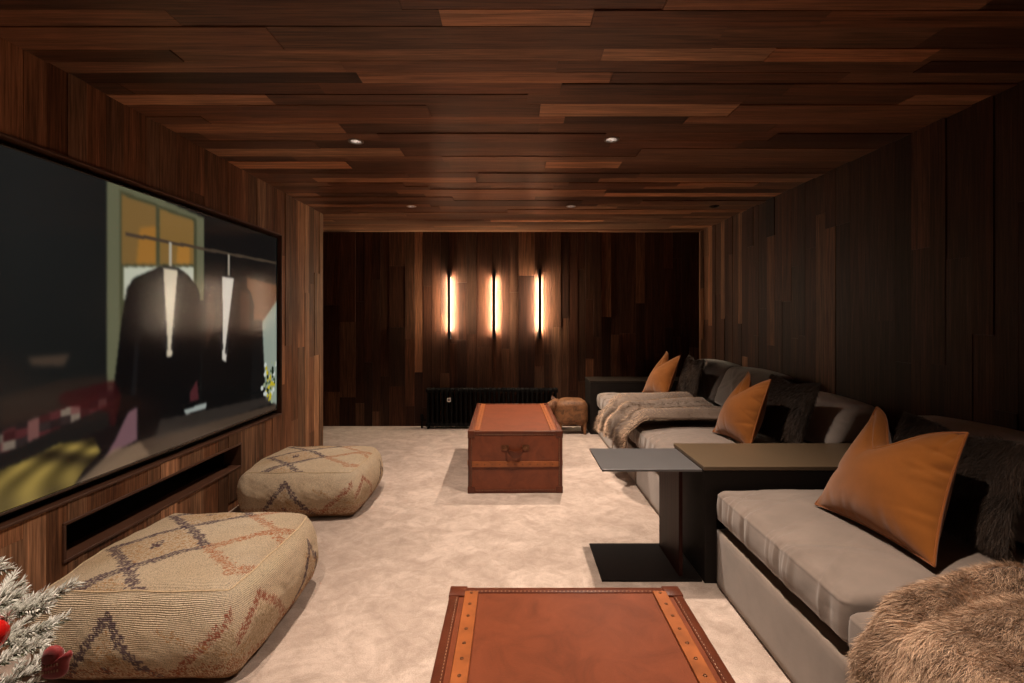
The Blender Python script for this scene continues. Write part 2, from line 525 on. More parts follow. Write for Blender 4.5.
# ------------------------------------------------------------------ television
def point_in_poly(U, V, poly):
    inside = np.zeros(U.shape, bool); n = len(poly)
    for i in range(n):
        x0, y0 = poly[i]; x1, y1 = poly[(i+1) % n]
        c = ((y0 > V) != (y1 > V)) & (U < (x1-x0)*(V-y0)/((y1-y0) if abs(y1-y0) > 1e-9 else 1e-9)+x0)
        inside ^= c
    return inside
def blur(a, k=1):
    for _ in range(k):
        for ax in (0, 1):
            p = np.pad(a, [(1, 1) if i == ax else (0, 0) for i in range(a.ndim)], mode='edge')
            sl = lambda s: tuple(slice(s, s+a.shape[ax]) if i == ax else slice(None) for i in range(a.ndim))
            a = (p[sl(0)]+2*p[sl(1)]+p[sl(2)])/4
    return a
SY0, SY1, SZ0, SZ1, SX = 1.61, 4.25, .592, 2.030, -2.002
def paint_screen():
    nu, nv = 420, 230
    u = np.linspace(0, 1, nu); v = np.linspace(0, 1, nv); U, V = np.meshgrid(u, v, indexing='ij')   # v: 0 bottom
    img = np.zeros((nu, nv, 3)); img[:] = np.array((20, 21, 20))
    img += (np.clip(1-np.abs(U-.16)/.35, 0, 1)*10*np.clip(V*1.3, 0, 1))[..., None]
    def put(poly, c, soft=1, a=1.):
        m = point_in_poly(U, V, poly).astype(float)
        if soft: m = blur(m, soft)
        m = (m*a)[..., None]
        img[:] = img*(1-m)+np.array(c, float)*m
    for poly, c, soft, a in SCREEN_ART: put(poly, c, soft, a)  # soft warm patches among these are painted lamp reflections
    # chequered edge of a bed cover
    strip = point_in_poly(U, V, CHECK)
    ci = np.floor((U*52)).astype(int); cj = np.floor((V-.10*U)*40).astype(int)
    pal = np.array([(60, 24, 26), (130, 84, 78), (26, 22, 24), (140, 122, 106), (86, 38, 40), (44, 36, 36)])
    pick = (ci*7+cj*13+(ci*cj) % 5) % len(pal)
    m = blur(strip.astype(float), 1)[..., None]*.8
    img[:] = img*(1-m)+pal[pick]*m
    for poly, c, soft, a in SCREEN_ART2: put(poly, c, soft, a)
    # folds of the yellow cloth
    m = blur(point_in_poly(U, V, CLOTH).astype(float), 1)
    f = .5+.5*np.sin(38*U+40*V+2.6*np.sin(24*V+13*U)); f2 = .5+.5*np.sin(80*U-46*V+2*np.sin(30*V))
    cc = np.stack([60+92*f, 50+78*f, 30+34*f], -1)*(.6+.4*f2)[..., None]
    img[:] = img*(1-m[..., None])+cc*m[..., None]
    r = np.random.default_rng(4)
    for _ in range(70):                                  # flowers by the wall
        a, b = r.normal(.955, .018), r.normal(.155, .05)
        c = [(150, 160, 130), (190, 170, 40), (60, 80, 50), (200, 205, 195), (20, 30, 20)][r.integers(5)]
        m = (((U-a)*1.8)**2+(V-b)**2) < r.uniform(.006, .015)**2
        img[m] = c
    img = blur(img, 1)
    s = img/255.
    L = np.where(s <= .04045, s/12.92, ((s+.055)/1.055)**2.4)
    return nu, nv, L
SCREEN_DATA = ([([(0.326, 1.019),(0.621, 0.984),(0.621, 0.613),(0.362, 0.488),(0.362, 0.256),(0.326, 0.266)], (98, 98, 74), 1, 1),([(0.357, 0.985),(0.594, 0.969),(0.594, 0.169),(0.357, 0.239)], (70, 70, 48), 1, 1),([(0.362, 0.97),(0.455, 0.965),(0.455, 0.742),(0.362, 0.723)], (122, 94, 52), 1, 1),([(0.467, 0.962),(0.582, 0.956),(0.582, 0.768),(0.467, 0.745)], (128, 98, 52), 1, 1),([(0.409, 0.868),(0.455, 0.891),(0.455, 0.742),(0.399, 0.731)], (176, 116, 44), 3, 0.6),([(0.525, 0.836),(0.568, 0.847),(0.568, 0.765),(0.519, 0.755)], (186, 124, 48), 3, 0.6),([(0.367, 0.714),(0.582, 0.755),(0.582, 0.479),(0.367, 0.595)], (188, 190, 170), 1, 1),([(0.367, 0.574),(0.582, 0.479),(0.582, 0.173),(0.367, 0.236)], (92, 94, 70), 1, 1),([(0.625, 0.981),(0.99, 0.991),(0.99, -0.037),(0.625, 0.069)], (17, 17, 17), 1, 1),([(0.821, 0.748),(1.011, 0.729),(1.011, 0.509),(0.821, 0.522)], (120, 78, 52), 4, 0.8),([(0.907, 0.51),(1.004, 0.64),(1.004, 0.018),(0.931, 0.069)], (150, 160, 146), 3, 0.95),([(0.372, 0.841),(1.004, 0.865),(1.004, 0.85),(0.372, 0.828)], (70, 58, 46), 0, 1),([(0.496, 0.84),(0.504, 0.84),(0.504, 0.727),(0.496, 0.73)], (170, 160, 140), 0, 1),([(0.725, 0.846),(0.735, 0.846),(0.735, 0.725),(0.725, 0.726)], (150, 140, 124), 0, 1),([(0.477, 0.739),(0.438, 0.712),(0.393, 0.678),(0.375, 0.639),(0.362, 0.524),(0.34, 0.262),(0.353, 0.1),(0.438, 0.023),(0.602, 0.06),(0.609, 0.411),(0.605, 0.63),(0.594, 0.669),(0.56, 0.716),(0.525, 0.74)], (9, 9, 10), 1, 1),([(0.409, 0.636),(0.418, 0.637),(0.399, 0.246),(0.385, 0.249)], (24, 24, 25), 1, 0.7),([(0.47, 0.733),(0.532, 0.733),(0.525, 0.606),(0.505, 0.372),(0.489, 0.374),(0.477, 0.603)], (204, 190, 164), 1, 1),([(0.455, 0.727),(0.477, 0.735),(0.492, 0.402),(0.477, 0.403),(0.461, 0.563),(0.473, 0.587),(0.455, 0.609)], (30, 28, 28), 1, 1),([(0.525, 0.736),(0.55, 0.723),(0.543, 0.608),(0.525, 0.581),(0.536, 0.565),(0.509, 0.4),(0.502, 0.401)], (28, 26, 26), 1, 1),([(0.698, 0.738),(0.646, 0.702),(0.621, 0.658),(0.609, 0.12),(0.837, 0.054),(0.86, 0.603),(0.843, 0.666),(0.805, 0.709),(0.759, 0.738)], (12, 11, 11), 1, 1),([(0.693, 0.733),(0.759, 0.733),(0.744, 0.622),(0.716, 0.318),(0.698, 0.33),(0.693, 0.57)], (206, 198, 184), 1, 1),([(0.675, 0.725),(0.698, 0.734),(0.702, 0.378),(0.689, 0.379),(0.675, 0.56)], (30, 27, 27), 1, 1),([(0.754, 0.732),(0.779, 0.721),(0.764, 0.562),(0.716, 0.352),(0.711, 0.367)], (28, 26, 26), 1, 1),([(0.629, 0.614),(0.654, 0.69),(0.671, 0.522),(0.629, 0.386)], (70, 44, 34), 3, 0.6),([(0.784, 0.676),(0.837, 0.66),(0.837, 0.469),(0.784, 0.471)], (78, 50, 38), 3, 0.6),([(0.546, 0.141),(0.633, 0.148),(0.629, 0.122),(0.553, 0.117)], (150, 156, 150), 1, 1),([(0.568, 0.211),(0.594, 0.258),(0.602, 0.167),(0.568, 0.168)], (90, 40, 44), 2, 0.8),([(0.174, 0.415),(0.248, 0.417),(0.237, 0.381),(0.18, 0.391)], (96, 74, 58), 4, 0.6),([(0.131, 0.312),(0.229, 0.339),(0.326, 0.335),(0.326, 0.266),(0.131, 0.231)], (44, 32, 26), 4, 0.7)],
[([(0.229, 0.296),(0.343, 0.314),(0.362, 0.252),(0.338, 0.106),(0.329, 0.207),(0.229, 0.265)], (50, 10, 14), 2, 0.7),([(0.131, 0.062),(0.229, 0.124),(0.338, 0.158),(0.409, 0.074),(0.31, 0.017),(0.131, -0.019)], (16, 14, 15), 2, 0.9),([(0.378, 0.19),(0.401, 0.2),(0.401, 0.078),(0.329, 0.055),(0.319, 0.046),(0.348, 0.109)], (128, 92, 98), 2, 0.85),([(0.31, 0.017),(0.409, 0.074),(0.997, 0.026),(0.997, -0.022),(0.438, -0.015),(0.229, -0.046)], (84, 66, 52), 3, 0.8),([(0.248, -0.011),(0.338, 0.071),(0.409, 0.067),(0.438, 0.004),(0.289, -0.011)], (128, 104, 82), 3, 0.8),([(0.452, 0.055),(0.467, 0.128),(0.957, 0.084),(0.957, 0.038)], (58, 50, 44), 2, 0.7)],
[(0.131, 0.22),(0.338, 0.287),(0.348, 0.235),(0.131, 0.157)],
[(0.103, -0.064),(0.103, 0.111),(0.161, 0.122),(0.229, 0.145),(0.297, 0.131),(0.313, 0.077),(0.276, 0.036),(0.248, -0.018),(0.193, -0.03)])
SCREEN_ART, SCREEN_ART2, CHECK, CLOTH = SCREEN_DATA
tv = thing('television', (XL-.05, (TVY0+TVY1)/2, TVZ0), 'huge flat television showing dark jackets, set into the wood wall', 'television')
nu, nv, L = paint_screen()
gy = np.linspace(SY0, SY1, nu); gz = np.linspace(SZ0, SZ1, nv); GY, GZ = np.meshgrid(gy, gz, indexing='ij')
ids = np.arange(nu*nv).reshape(nu, nv)
F = np.stack([ids[:-1, :-1], ids[:-1, 1:], ids[1:, 1:], ids[1:, :-1]], -1).reshape(-1, 4)[:, ::-1]
np_mesh('screen', np.stack([np.full(nu*nv, SX), GY.ravel(), GZ.ravel()], -1), F, screen_mat(), tv, False, col=L.reshape(-1, 3))
MB().box(XL-.075, SX-.002, SY0-.006, SY1+.006, SZ0-.006, SZ1+.006).build('housing', M['bezel'], tv)
frame_yz(SY0, SY1, SZ0, SZ1, .010, SX-.004, SX+.006).build('bezel', M['bezel'], tv)
MB().bbox(SX-.004, SX+.0075, SY0, SY1, SZ0-.0125, SZ0-.001, .002, 1).build('lower_edge', M['bezel_edge'], tv)
MB().bbox(SX+.002, SX+.012, 2.90, 3.03, SZ0-.016, SZ0-.006, .002, 1).build('sensor', M['bezel'], tv)
# ------------------------------------------------------------------ woven poufs
def pouf(loc, half, label):
    hx, hy, hz = half
    t = thing('pouf', loc, label, 'pouf', 'woven floor poufs by the screen')
    Q, P, F = rbox((200, 200, 90), half, .055)
    q = Q
    x, y, z = P[:, 0]/hx, P[:, 1]/hy, P[:, 2]/hz
    bul = 1-z**2
    cx = np.clip(1-y**2, 0, 1); cy = np.clip(1-x**2, 0, 1)
    P = P.copy()
    P[:, 0] += np.sign(x)*np.abs(x)**3*(.045*bul*np.sqrt(cx)-.035*(z > 0)*z**2*(.3+.7*np.abs(y)**2))
    P[:, 1] += np.sign(y)*np.abs(y)**3*(.055*bul*np.sqrt(cy)-.03*(z > 0)*z**2*(.3+.7*np.abs(x)**2))
    low = np.clip(-z, 0, 1)**2
    P[:, 0] *= 1-.045*low; P[:, 1] *= 1-.045*low
    P[:, 2] += np.where(z > 0, .030*cx*cy*z, 0)
    P[:, 2] += .008*vnoise(P, 6, 3)*(z > -.6)
    P[:, :2] += (.006*vnoise(P, 9, 5))[:, None]
    P[:, 2] -= P[:, 2].min()
    base = np.array(lin((232, 215, 190))); deep = np.array(lin((210, 182, 145)))
    purple = np.array(lin((82, 62, 84))); rust = np.array(lin((196, 118, 74))); tan = np.array(lin((196, 148, 98))); red = np.array(lin((168, 82, 56)))
    n = vnoise(P, 5, 9)*.5+.5
    C = base*(1-n[:, None]*.6)+deep*(n[:, None]*.6)
    r = np.random.default_rng(12)
    nv = len(P)
    # stepped woven coordinates
    step = .012
    X = q[:, 0]*hx; Y = q[:, 1]*hy; Z = q[:, 2]*hz+hz
    jit = (vnoise(np.stack([np.round(X/step), np.round(Y/step), np.round(Z/step)], -1), 2.7, 21, 2))*.011
    Xs = np.round(X/step)*step+jit; Ys = np.round(Y/step)*step+jit*.6; Zs = np.round(Z/step)*step+jit*.5
    rr = r.random(nv)
    def lay(mask, c, a):
        m = (mask & (rr < a))[:, None]
        C[:] = np.where(m, C*.15+c*.85, C)
    top = q[:, 2] > .999
    # diamonds on the top
    for (cx_, cy_) in ((-.11, -.085), (-.11, .285), (-.11, -.455)):
        d = np.abs(Xs-cx_)/.205+np.abs(Ys-cy_)/.185
        lay(top & (d < .82), tan, .35)
        lay(top & (d > .85) & (d < 1.13), purple, .8)
        lay(top & (d < .14), purple, .7)
    for (cx_, cy_) in ((.32, -.10), (.32, .27)):
        d = np.abs(Xs-cx_)/.215+np.abs(Ys-cy_)/.185
        lay(top & (d > .82) & (d < 1.14), rust, .55)
    # chevrons on the sides
    for ax in (0, 1):
        for sg in (-1, 1):
            m = (np.abs(q[:, ax]*sg-1) < 1e-6)
            s = (Xs if ax == 1 else Ys)
            lo = -.055 if ax == 1 else .20
            h = .275-1.35*np.abs(s-lo)
            lay(m & (np.abs(Zs-h) < .026), purple, .8)
            lay(m & (Zs < h-.05) & (Zs > .05), tan, .3)
            lay(m & (np.abs(s-lo) < .022) & (np.abs(Zs-.085) < .02), purple, .8)
            lo2 = .40 if ax == 1 else -.26
            h2 = .28-.95*np.abs(s-lo2)
            lay(m & (np.abs(Zs-h2) < .022), red, .6)
            lay(m & (Zs < h2-.03) & (Zs > .05), deep*.8, .5)
            lay(m & (np.abs(s+.1) > .22) & (np.abs(Zs-.3+.5*np.abs(s)) < .012), tan, .3)
            lay(m & (np.abs(Zs-.06) < .035), rust*.75, .45)
    lay((Z < .045), np.array(lin((150, 104, 62))), .9)
    u = np.where(np.abs(q[:, 2]) > .999, X, np.where(np.abs(q[:, 1]) > .999, X, Y))
    v = np.where(np.abs(q[:, 2]) > .999, Y, Z)
    o = np_mesh('woven_cover', P, F, M['pouf'], t, True, C, None, {'weave': np.stack([u, v, 0*u], -1)}, True)
    # piped seam round the top
    topedge = []
    for k in range(160):
        a = 2*PI*k/160; c, s = math.cos(a), math.sin(a)
        m = max(abs(c), abs(s)); ex, ey = c/m, s/m
        topedge.append((ex, ey))
    TE = np.array(topedge)
    band = (q[:, 2] > .97)
    pts = []
    cand = np.where((np.abs(np.abs(q[:, 0])-1) < .02) | (np.abs(np.abs(q[:, 1])-1) < .02))[0]
    cand = cand[q[cand, 2] > .985]
    for ex, ey in TE:
        i = cand[np.argmin((q[cand, 0]-ex)**2+(q[cand, 1]-ey)**2)]
        pts.append(P[i])
    pts = np.array(pts)
    pts = (np.roll(pts, 1, 0)+pts*2+np.roll(pts, -1, 0))/4
    MB().tube([tuple(p) for p in pts], .0035, 8, False, True).build('piping', M['straw_cord'], t, True, local=True)
    return t
M['straw_cord'] = plain('straw_piping', lin((206, 182, 148)), .9, var=.25, scale=120)
p1 = pouf((-1.395, 2.215, 0), (.385, .385, .180), 'nearest woven straw pouf with purple diamonds, beside the snowy tree')
p2 = dup(p1, (-1.455, 3.72, 0), 'further woven straw pouf beside the far end of the wall slot')
p2.scale = (1.03, .92, .90)

# ------------------------------------------------------------------ leather trunks
TW, TL, TH = .732, 1.275, .480
def trunk(loc, label):
    """origin at base centre; its front faces -Y"""
    t = thing('trunk', loc, label, 'trunk', 'russet leather trunks on the carpet')
    w, l = TW/2, TL/2
    def B(name, m, mat, parent=t, smooth=False, label=None): return m.build(name, mat, parent, smooth, label, local=True)
    B('body', MB().bbox(-w+.004, w-.004, -l+.004, l-.004, .004, .232, .008, 2), M['tan_leather'])
    B('lid', MB().bbox(-w+.004, w-.004, -l+.004, l-.004, .236, TH-.004, .010, 3), M['tan_leather'])
    e = .030; d = .0035
    m = MB()
    # edge binding as wrapped strips: top perimeter, bottom perimeter, upright corners
    for sx in (-1, 1):
        x0, x1 = sorted((sx*(w-e), sx*(w+d*.3)))
        m.bbox(x0, x1, -l, l, TH-.008, TH, .004, 2)
        m.bbox(*sorted((sx*(w-.008), sx*w)), -l, l, TH-e, TH-.001, .003, 2)
        m.bbox(*sorted((sx*(w-.008), sx*w)), -l, l, .0, e, .003, 2)
        for sy in (-1, 1):
            m.bbox(*sorted((sx*(w-.008), sx*w)), *sorted((sy*(l-e), sy*l)), 0, TH, .003, 2)
            m.bbox(*sorted((sx*(w-e), sx*w)), *sorted((sy*(l-.008), sy*l)), 0, TH, .003, 2)
    for sy in (-1, 1):
        y0, y1 = sorted((sy*(l-e), sy*l))
        m.bbox(-w, w, y0, y1, TH-.008, TH, .004, 2)
        m.bbox(-w, w, *sorted((sy*(l-.008), sy*l)), TH-e, TH-.001, .003, 2)
        m.bbox(-w, w, *sorted((sy*(l-.008), sy*l)), 0, e, .003, 2)
    bd = B('edge_binding', m, M['dark_leather'], t, True)
    m = MB(); s = .0045; g = .0125
    def dash(x, y, z, dx, dy, dz):
        dx, dy, dz = dx*.8, dy*.8, dz
        m.box(x-dx, x+dx, y-dy, y+dy, z-dz, z+dz)
    k = -l+.05
    while k < l-.05:
        for sx in (-1, 1):
            dash(sx*(w-e+.006), k, TH+.0003, .0011, s*.7, .0006); dash(sx*(w+.0003), k, TH-e+.006, .0006, s*.7, .0011)
            dash(sx*(w+.0003), k, e-.006, .0006, s*.7, .0011)
        k += g
    k = -w+.05
    while k < w-.05:
        for sy in (-1, 1):
            dash(k, sy*(l-e+.006), TH+.0003, s*.7, .0011, .0006)
            dash(k, sy*(l+.0003), TH-e+.006, s*.7, .0006, .0011); dash(k, sy*(l+.0003), e-.006, s*.7, .0006, .0011)
        k += g
    k = .05
    while k < TH-.05:
        for sx in (-1, 1):
            for sy in (-1, 1):
                dash(sx*(w-e+.006), sy*(l+.0003), k, .0011, .0006, s*.7); dash(sx*(w+.0003), sy*(l-e+.006), k, .0006, .0011, s*.7)
        k += g
    B('stitching', m, M['thread'], bd)
    # rounded leather corner caps
    for sx in (-1, 1):
        for sy in (-1, 1):
            for top in (1, 0):
                m = MB(); c = .052; zz = TH if top else 0; s3 = -1 if top else 1
                m.bbox(*sorted((sx*(w-c), sx*(w+.003))), *sorted((sy*(l-c), sy*(l+.003))), *sorted((zz-s3*.003 if top else 0, zz+s3*.006)), .003, 2)
                m.bbox(*sorted((sx*(w-.004), sx*(w+.003))), *sorted((sy*(l-c), sy*(l+.003))), *sorted((zz, zz+s3*c)), .003, 2)
                m.bbox(*sorted((sx*(w-c), sx*(w+.003))), *sorted((sy*(l-.004), sy*(l+.003))), *sorted((zz, zz+s3*c)), .003, 2)
                B('corner_cap', m, M['dark_leather'], t, True)
    # honey wooden slats with nails
    def nails(slat, pts, ax):
        for p in pts:
            mm = MB()
            if ax == 2: mm.lathe([(.0052, 0), (.0045, .0016), (.002, .0026), (0, .0028)], p, 10, 2)
            if ax == 1: mm.lathe([(.0052, 0), (.0045, -.0016), (.002, -.0026), (0, -.0028)], p, 10, 1)
            B('nail', mm, M['brass'], slat, True)
    for sx in (-1, 1):
        xa, xb = sorted((sx*(w-.047), sx*(w-.089)))
        sl = B('slat', MB().bbox(xa, xb, -l+.03, l-.03, TH-.005, TH+.005, .002, 2), M['slat_wood'], t, False)
        nails(sl, [(sx*(w-.068), -l+.07+i*.0612, TH+.005) for i in range(20)], 2)
    for sy in (-1, 1):
        sl = B('slat', MB().bbox(-w+.031, w-.031, *sorted((sy*(l-.006), sy*(l+.006))), .205, .247, .002, 2), M['slat_wood'], t, False)
        if sy < 0: nails(sl, [(-w+.07+i*.0585, -l-.006, .226) for i in range(11)], 1)
    for sx in (-1, 1):
        B('slat', MB().bbox(*sorted((sx*(w-.006), sx*(w+.006))), -l+.031, l-.031, .205, .247, .002, 2), M['slat_wood'], t, False)
    # carrying handle
    h = B('handle', MB(), M['dark_leather'], t) if False else None
    zc = .356; yf = -l
    m = MB()
    pts = [(x, yf-.006-.030*math.cos(x/.062*PI/2)**.6 if abs(x) < .062 else yf-.006, zc-.018+.030*(abs(x)/.062)**2.2-.03) for x in np.linspace(-.06, .06, 17)]
    V = []; F = []
    for i, (x, y, z) in enumerate(pts):
        hgt = .014+.012*math.cos(x/.062*PI/2)
        for (dy, dz) in ((-.006, hgt), (-.009, 0), (-.006, -hgt), (.004, -hgt), (.004, hgt)): V.append((x, y+dy, z+dz))
    for i in range(len(pts)-1):
        for k in range(5): F.append((i*5+k, i*5+(k+1) % 5, (i+1)*5+(k+1) % 5, (i+1)*5+k))
    F += [(0, 1, 2, 3, 4), tuple((len(pts)-1)*5+k for k in range(4, -1, -1))]
    hd = B('handle', MB().add(V, F), M['dark_leather'], t, True)
    for sx in (-1, 1):
        m = MB()
        m.bbox(*sorted((sx*.050, sx*.108)), yf-.004, yf+.001, zc-.022, zc+.018, .006, 2)
        m.tube([(sx*.056, yf-.004, zc-.016), (sx*.054, yf-.017, zc-.014), (sx*.054, yf-.017, zc+.010), (sx*.056, yf-.004, zc+.012)], .005, 8)
        m.ball((sx*.092, yf-.004, zc-.002), .007, 10)
        B('handle_mount', m, M['brass'], hd, True)
    return t
t1 = trunk((.170, 1.622-TL/2, 0), 'near russet leather trunk, its studded top filling the lower middle')
t2 = dup(t1, (.016, 3.872+TL/2, 0), 'far russet leather trunk with a carrying handle, in front of the radiator', .0155)

# ------------------------------------------------------------------ cantilever side table
t = thing('side_table', (.71, 2.77, 0), 'C-shaped side table with thin grey metal top, against the near side of the far sofa', 'side table')
t['label'] = 'thin C-shaped side table with grey metal top hugging the wide brown console'
MB().bbox(.462, .9765, 2.565, 2.985, .566, .578, .002, 2).build('table_top', M['steel'], t)
MB().bbox(.868, .888, 2.60, 2.95, .011, .565, .002, 1).build('upright_panel', M['darkwood'], t)
MB().bbox(.462, .9765, 2.565, 2.985, .001, .012, .002, 2).build('base_plate', M['dark_plate'], t)

# ------------------------------------------------------------------ consoles
def console(x0, x1, y0, y1, z1, label, topm='console_top'):
    t = thing('console', ((x0+x1)/2, (y0+y1)/2, 0), label, 'console', 'wide dark sofa consoles')
    MB().bbox(x0+.004, x1, y0+.004, y1-.004, 0.002, z1-.022, .004, 2).build('body', M['console_side'], t)
    MB().bbox(x0, x1, y0, y1, z1-.02, z1, .004, 3).build('top', M[topm], t)
    return t
console(.978, 2.335, 2.545, 3.03, .598, 'wide brown-topped console block between the near and far sofas')
console(.912, 2.335, 5.84, 6.27, .628, 'dark console block at the far end of the sofa, near the footstool', 'console_far')

# ------------------------------------------------------------------ sofas
def base_unit(x0, x1, y0, y1, parent):
    h = np.array(((x1-x0)/2, (y1-y0)/2, .147)); c = np.array(((x0+x1)/2, (y0+y1)/2, .150))
    Q, P, F = rbox((14, 14, 10), h, .022)
    P = P+c
    return np_mesh('base', P, F, M['sofa_base'], parent)
def seat_cushion(x0, x1, y0, y1, z0, z1, crown, parent, seed):
    h = np.array(((x1-x0)/2, (y1-y0)/2, (z1-z0)/2)); c = np.array(((x0+x1)/2, (y0+y1)/2, (z0+z1)/2))
    Q, P, F = rbox((90, 110, 40), h, .030)
    u, v, w = P[:, 0]/h[0], P[:, 1]/h[1], P[:, 2]/h[2]
    dome = np.sqrt(np.clip(1-u**2, 0, 1)*np.clip(1-v**2, 0, 1))
    W = P+c
    P = P.copy()
    P[:, 2] += np.where(w > 0, crown*np.clip(1-np.abs(u)**3, 0, 1)*np.clip(1-np.abs(v)**3.5, 0, 1)*w, 0)
    front = np.clip((-u-.35)/.65, 0, 1)
    # creases running over the front edge
    wr = np.zeros(len(P)); r = random.Random(seed)
    for _ in range(15):
        y = r.uniform(y0+.05, y1-.05); sl = r.uniform(-.9, .9); wd = r.uniform(.006, .017)
        am = r.uniform(.004, .010)*r.choice((1, 1, -1)); ext = r.uniform(.07, .34)
        d = (W[:, 1]-y-sl*(W[:, 0]-x0))/wd
        wr += am*np.exp(-d*d)*np.exp(-((W[:, 0]-x0)/ext)**2)
    nrm = np.stack([-front*(1-np.abs(w))*.9-(front*.3), 0*u, np.clip(w, 0, 1)], -1)
    P += nrm*wr[:, None]
    P[:, 0] -= .0035*np.exp(-((w-.74)/.07)**2)*(u < -.93)+.003*np.exp(-((w+.74)/.07)**2)*(u < -.93)
    P[:, 0] -= np.clip(-u, 0, 1)**6*.014*np.clip(1-w**2, 0, 1)*1.0
    P += nrm*(.004*vnoise(W, 6, seed))[:, None]
    P += c
    o = np_mesh('seat_cushion', P, F, M['sofa'], parent)
    return o
def back_cushion(y0, y1, parent, mat, seed, zt=.90, lean=.17, xb=1.86):
    h = np.array((.085, (y1-y0)/2, (zt-.54)/2))
    Q, P, F = rbox((22, 46, 46), h, .05)
    u, v, w = P[:, 0]/h[0], P[:, 1]/h[1], P[:, 2]/h[2]
    P = P.copy()
    P[:, 0] += np.sign(u)*.055*np.clip(1-v**2, 0, 1)**.7*np.clip(1-w**2, 0, 1)**.7
    P[:, 2] += .02*w*np.clip(1-v**2, 0, 1)
    r = random.Random(seed)
    for _ in range(9):
        a, b = r.uniform(-.8, .8), r.uniform(-.9, .9); sl = r.uniform(-1.2, 1.2); wd = r.uniform(.05, .12)
        d = (v-a-sl*(w-b))/wd
        P[:, 0] -= np.where(u < 0, r.uniform(.003, .011)*np.exp(-d*d)*np.exp(-((w-b)/.6)**2), 0)
    P[:, 0] += lean*(w+1)/2
    P += np.array((xb+.085+.03, (y0+y1)/2, .55+h[2]))
    o = np_mesh('back_cushion', P, F, mat, parent)
    return o
SX0 = 1.03
sofa = thing('sofa', (1.65, 4.43, 0), 'long taupe sofa running to the far wall, beyond the wide brown console', 'sofa', 'taupe sofas along the right wall')
for a, b in ((3.04, 4.055), (4.06, 4.975), (4.98, 5.832)):
    base_unit(SX0-.03, 2.33, a, b, sofa)
for k, (a, b) in enumerate(((3.045, 4.075), (4.08, 4.95), (4.955, 5.828))):
    seat_cushion(SX0-.03, 2.06, a, b, .325, .488, .030, sofa, 30+k)
MB().bbox(2.20, 2.335, 3.045, 5.828, .30, .66, .03, 3).build('backrest', M['sofa_dark'], sofa, True)
for k, (a, b, mt, xb, zt) in enumerate(((3.06, 3.90, 'sofa_pale', 1.92, .80), (3.91, 4.78, 'sofa_dark', 1.88, .885), (4.79, 5.70, 'sofa_dark', 1.90, .885))):
    back_cushion(a, b, sofa, M[mt], 50+k, zt, .15, xb)
near = thing('sofa', (1.65, 1.5, 0), 'near taupe sofa lying under the shaggy light brown fur throw', 'sofa', 'taupe sofas along the right wall')
for a, b in ((.52, 1.505), (1.51, 2.535)):
    base_unit(1.03, 2.33, a, b, near)
for k, (a, b) in enumerate(((.55, 1.535), (1.545, 2.52))):
    seat_cushion(1.03 if k == 0 else 1.035, 2.06, a, b, .322 if k == 0 else .330, .462 if k == 0 else .492, .014 if k == 0 else .034, near, 40+k)
MB().bbox(2.20, 2.335, .52, 2.535, .30, .66, .03, 3).build('backrest', M['sofa_dark'], near, True)
for k, (a, b, mt) in enumerate(((.60, 1.53, 'sofa'), (1.54, 2.49, 'sofa_pale'))):
    back_cushion(a, b, near, M[mt], 60+k, .865, .12, 1.79)

# ------------------------------------------------------------------ fur
def strands(name, V, F, n, length, width, colfn, comb, parent, seed=1, lift=.55, jitter=.45, segs=3):
    """tapered fibres rooted all over a quad surface"""
    r = np.random.default_rng(seed)
    a, b, c, d = (V[F[:, k]] for k in range(4))
    nr = np.cross(c-a, d-b); area = np.linalg.norm(nr, axis=1)/2
    nr /= np.maximum(np.linalg.norm(nr, axis=1, keepdims=True), 1e-12)
    pick = r.choice(len(F), n, p=area/area.sum())
    s, t_ = r.random((n, 1)), r.random((n, 1))
    root = (a[pick]*(1-s)+b[pick]*s)*(1-t_)+(d[pick]*(1-s)+c[pick]*s)*t_
    N = nr[pick]
    cb = comb(root, N)
    cb = cb-(cb*N).sum(1, keepdims=True)*N
    cl = vnoise(root, 38, seed+3, 2)[:, None]*.5
    D = N*lift+cb*(1+cl*.6)+r.normal(size=(n, 3))*jitter*.5
    D += np.cross(N, cb)*cl*.7
    D /= np.linalg.norm(D, axis=1, keepdims=True)
    L = length*r.uniform(.65, 1.25, (n, 1))
    side = np.cross(D, r.normal(size=(n, 3))); side /= np.maximum(np.linalg.norm(side, axis=1, keepdims=True), 1e-9)
    bend = cb*.55+np.array((0, 0, -.35))
    VV = []; 
    for k in range(segs):
        f = k/segs
        p = root+D*L*f+bend*L*(f*f)*.5
        wd = width*(1-.55*f)/2
        VV += [p-side*wd, p+side*wd]
    VV.append(root+D*L+bend*L*.5)
    m = 2*segs+1
    VV = np.stack(VV, 1).reshape(-1, 3)
    o = np.arange(n)[:, None]*m
    Q = [o+np.array([[2*k, 2*k+1, 2*k+3, 2*k+2]]) for k in range(segs-1)]
    Q = np.concatenate(Q) if Q else np.zeros((0, 4), int)
    T = o+np.array([[2*segs-2, 2*segs-1, 2*segs]])
    C = colfn(root, r.random((n, 1)))
    C = np.repeat(C[:, None, :], m, 1).reshape(-1, 3)
    return np_mesh(name, VV, [Q.astype(int), T.astype(int)], M['fur'], parent, False, C)

def grid_faces(nu, nv, flip=False):
    ids = np.arange(nu*nv).reshape(nu, nv)
    F = np.stack([ids[:-1, :-1], ids[1:, :-1], ids[1:, 1:], ids[:-1, 1:]], -1).reshape(-1, 4)
    return F[:, ::-1] if flip else F

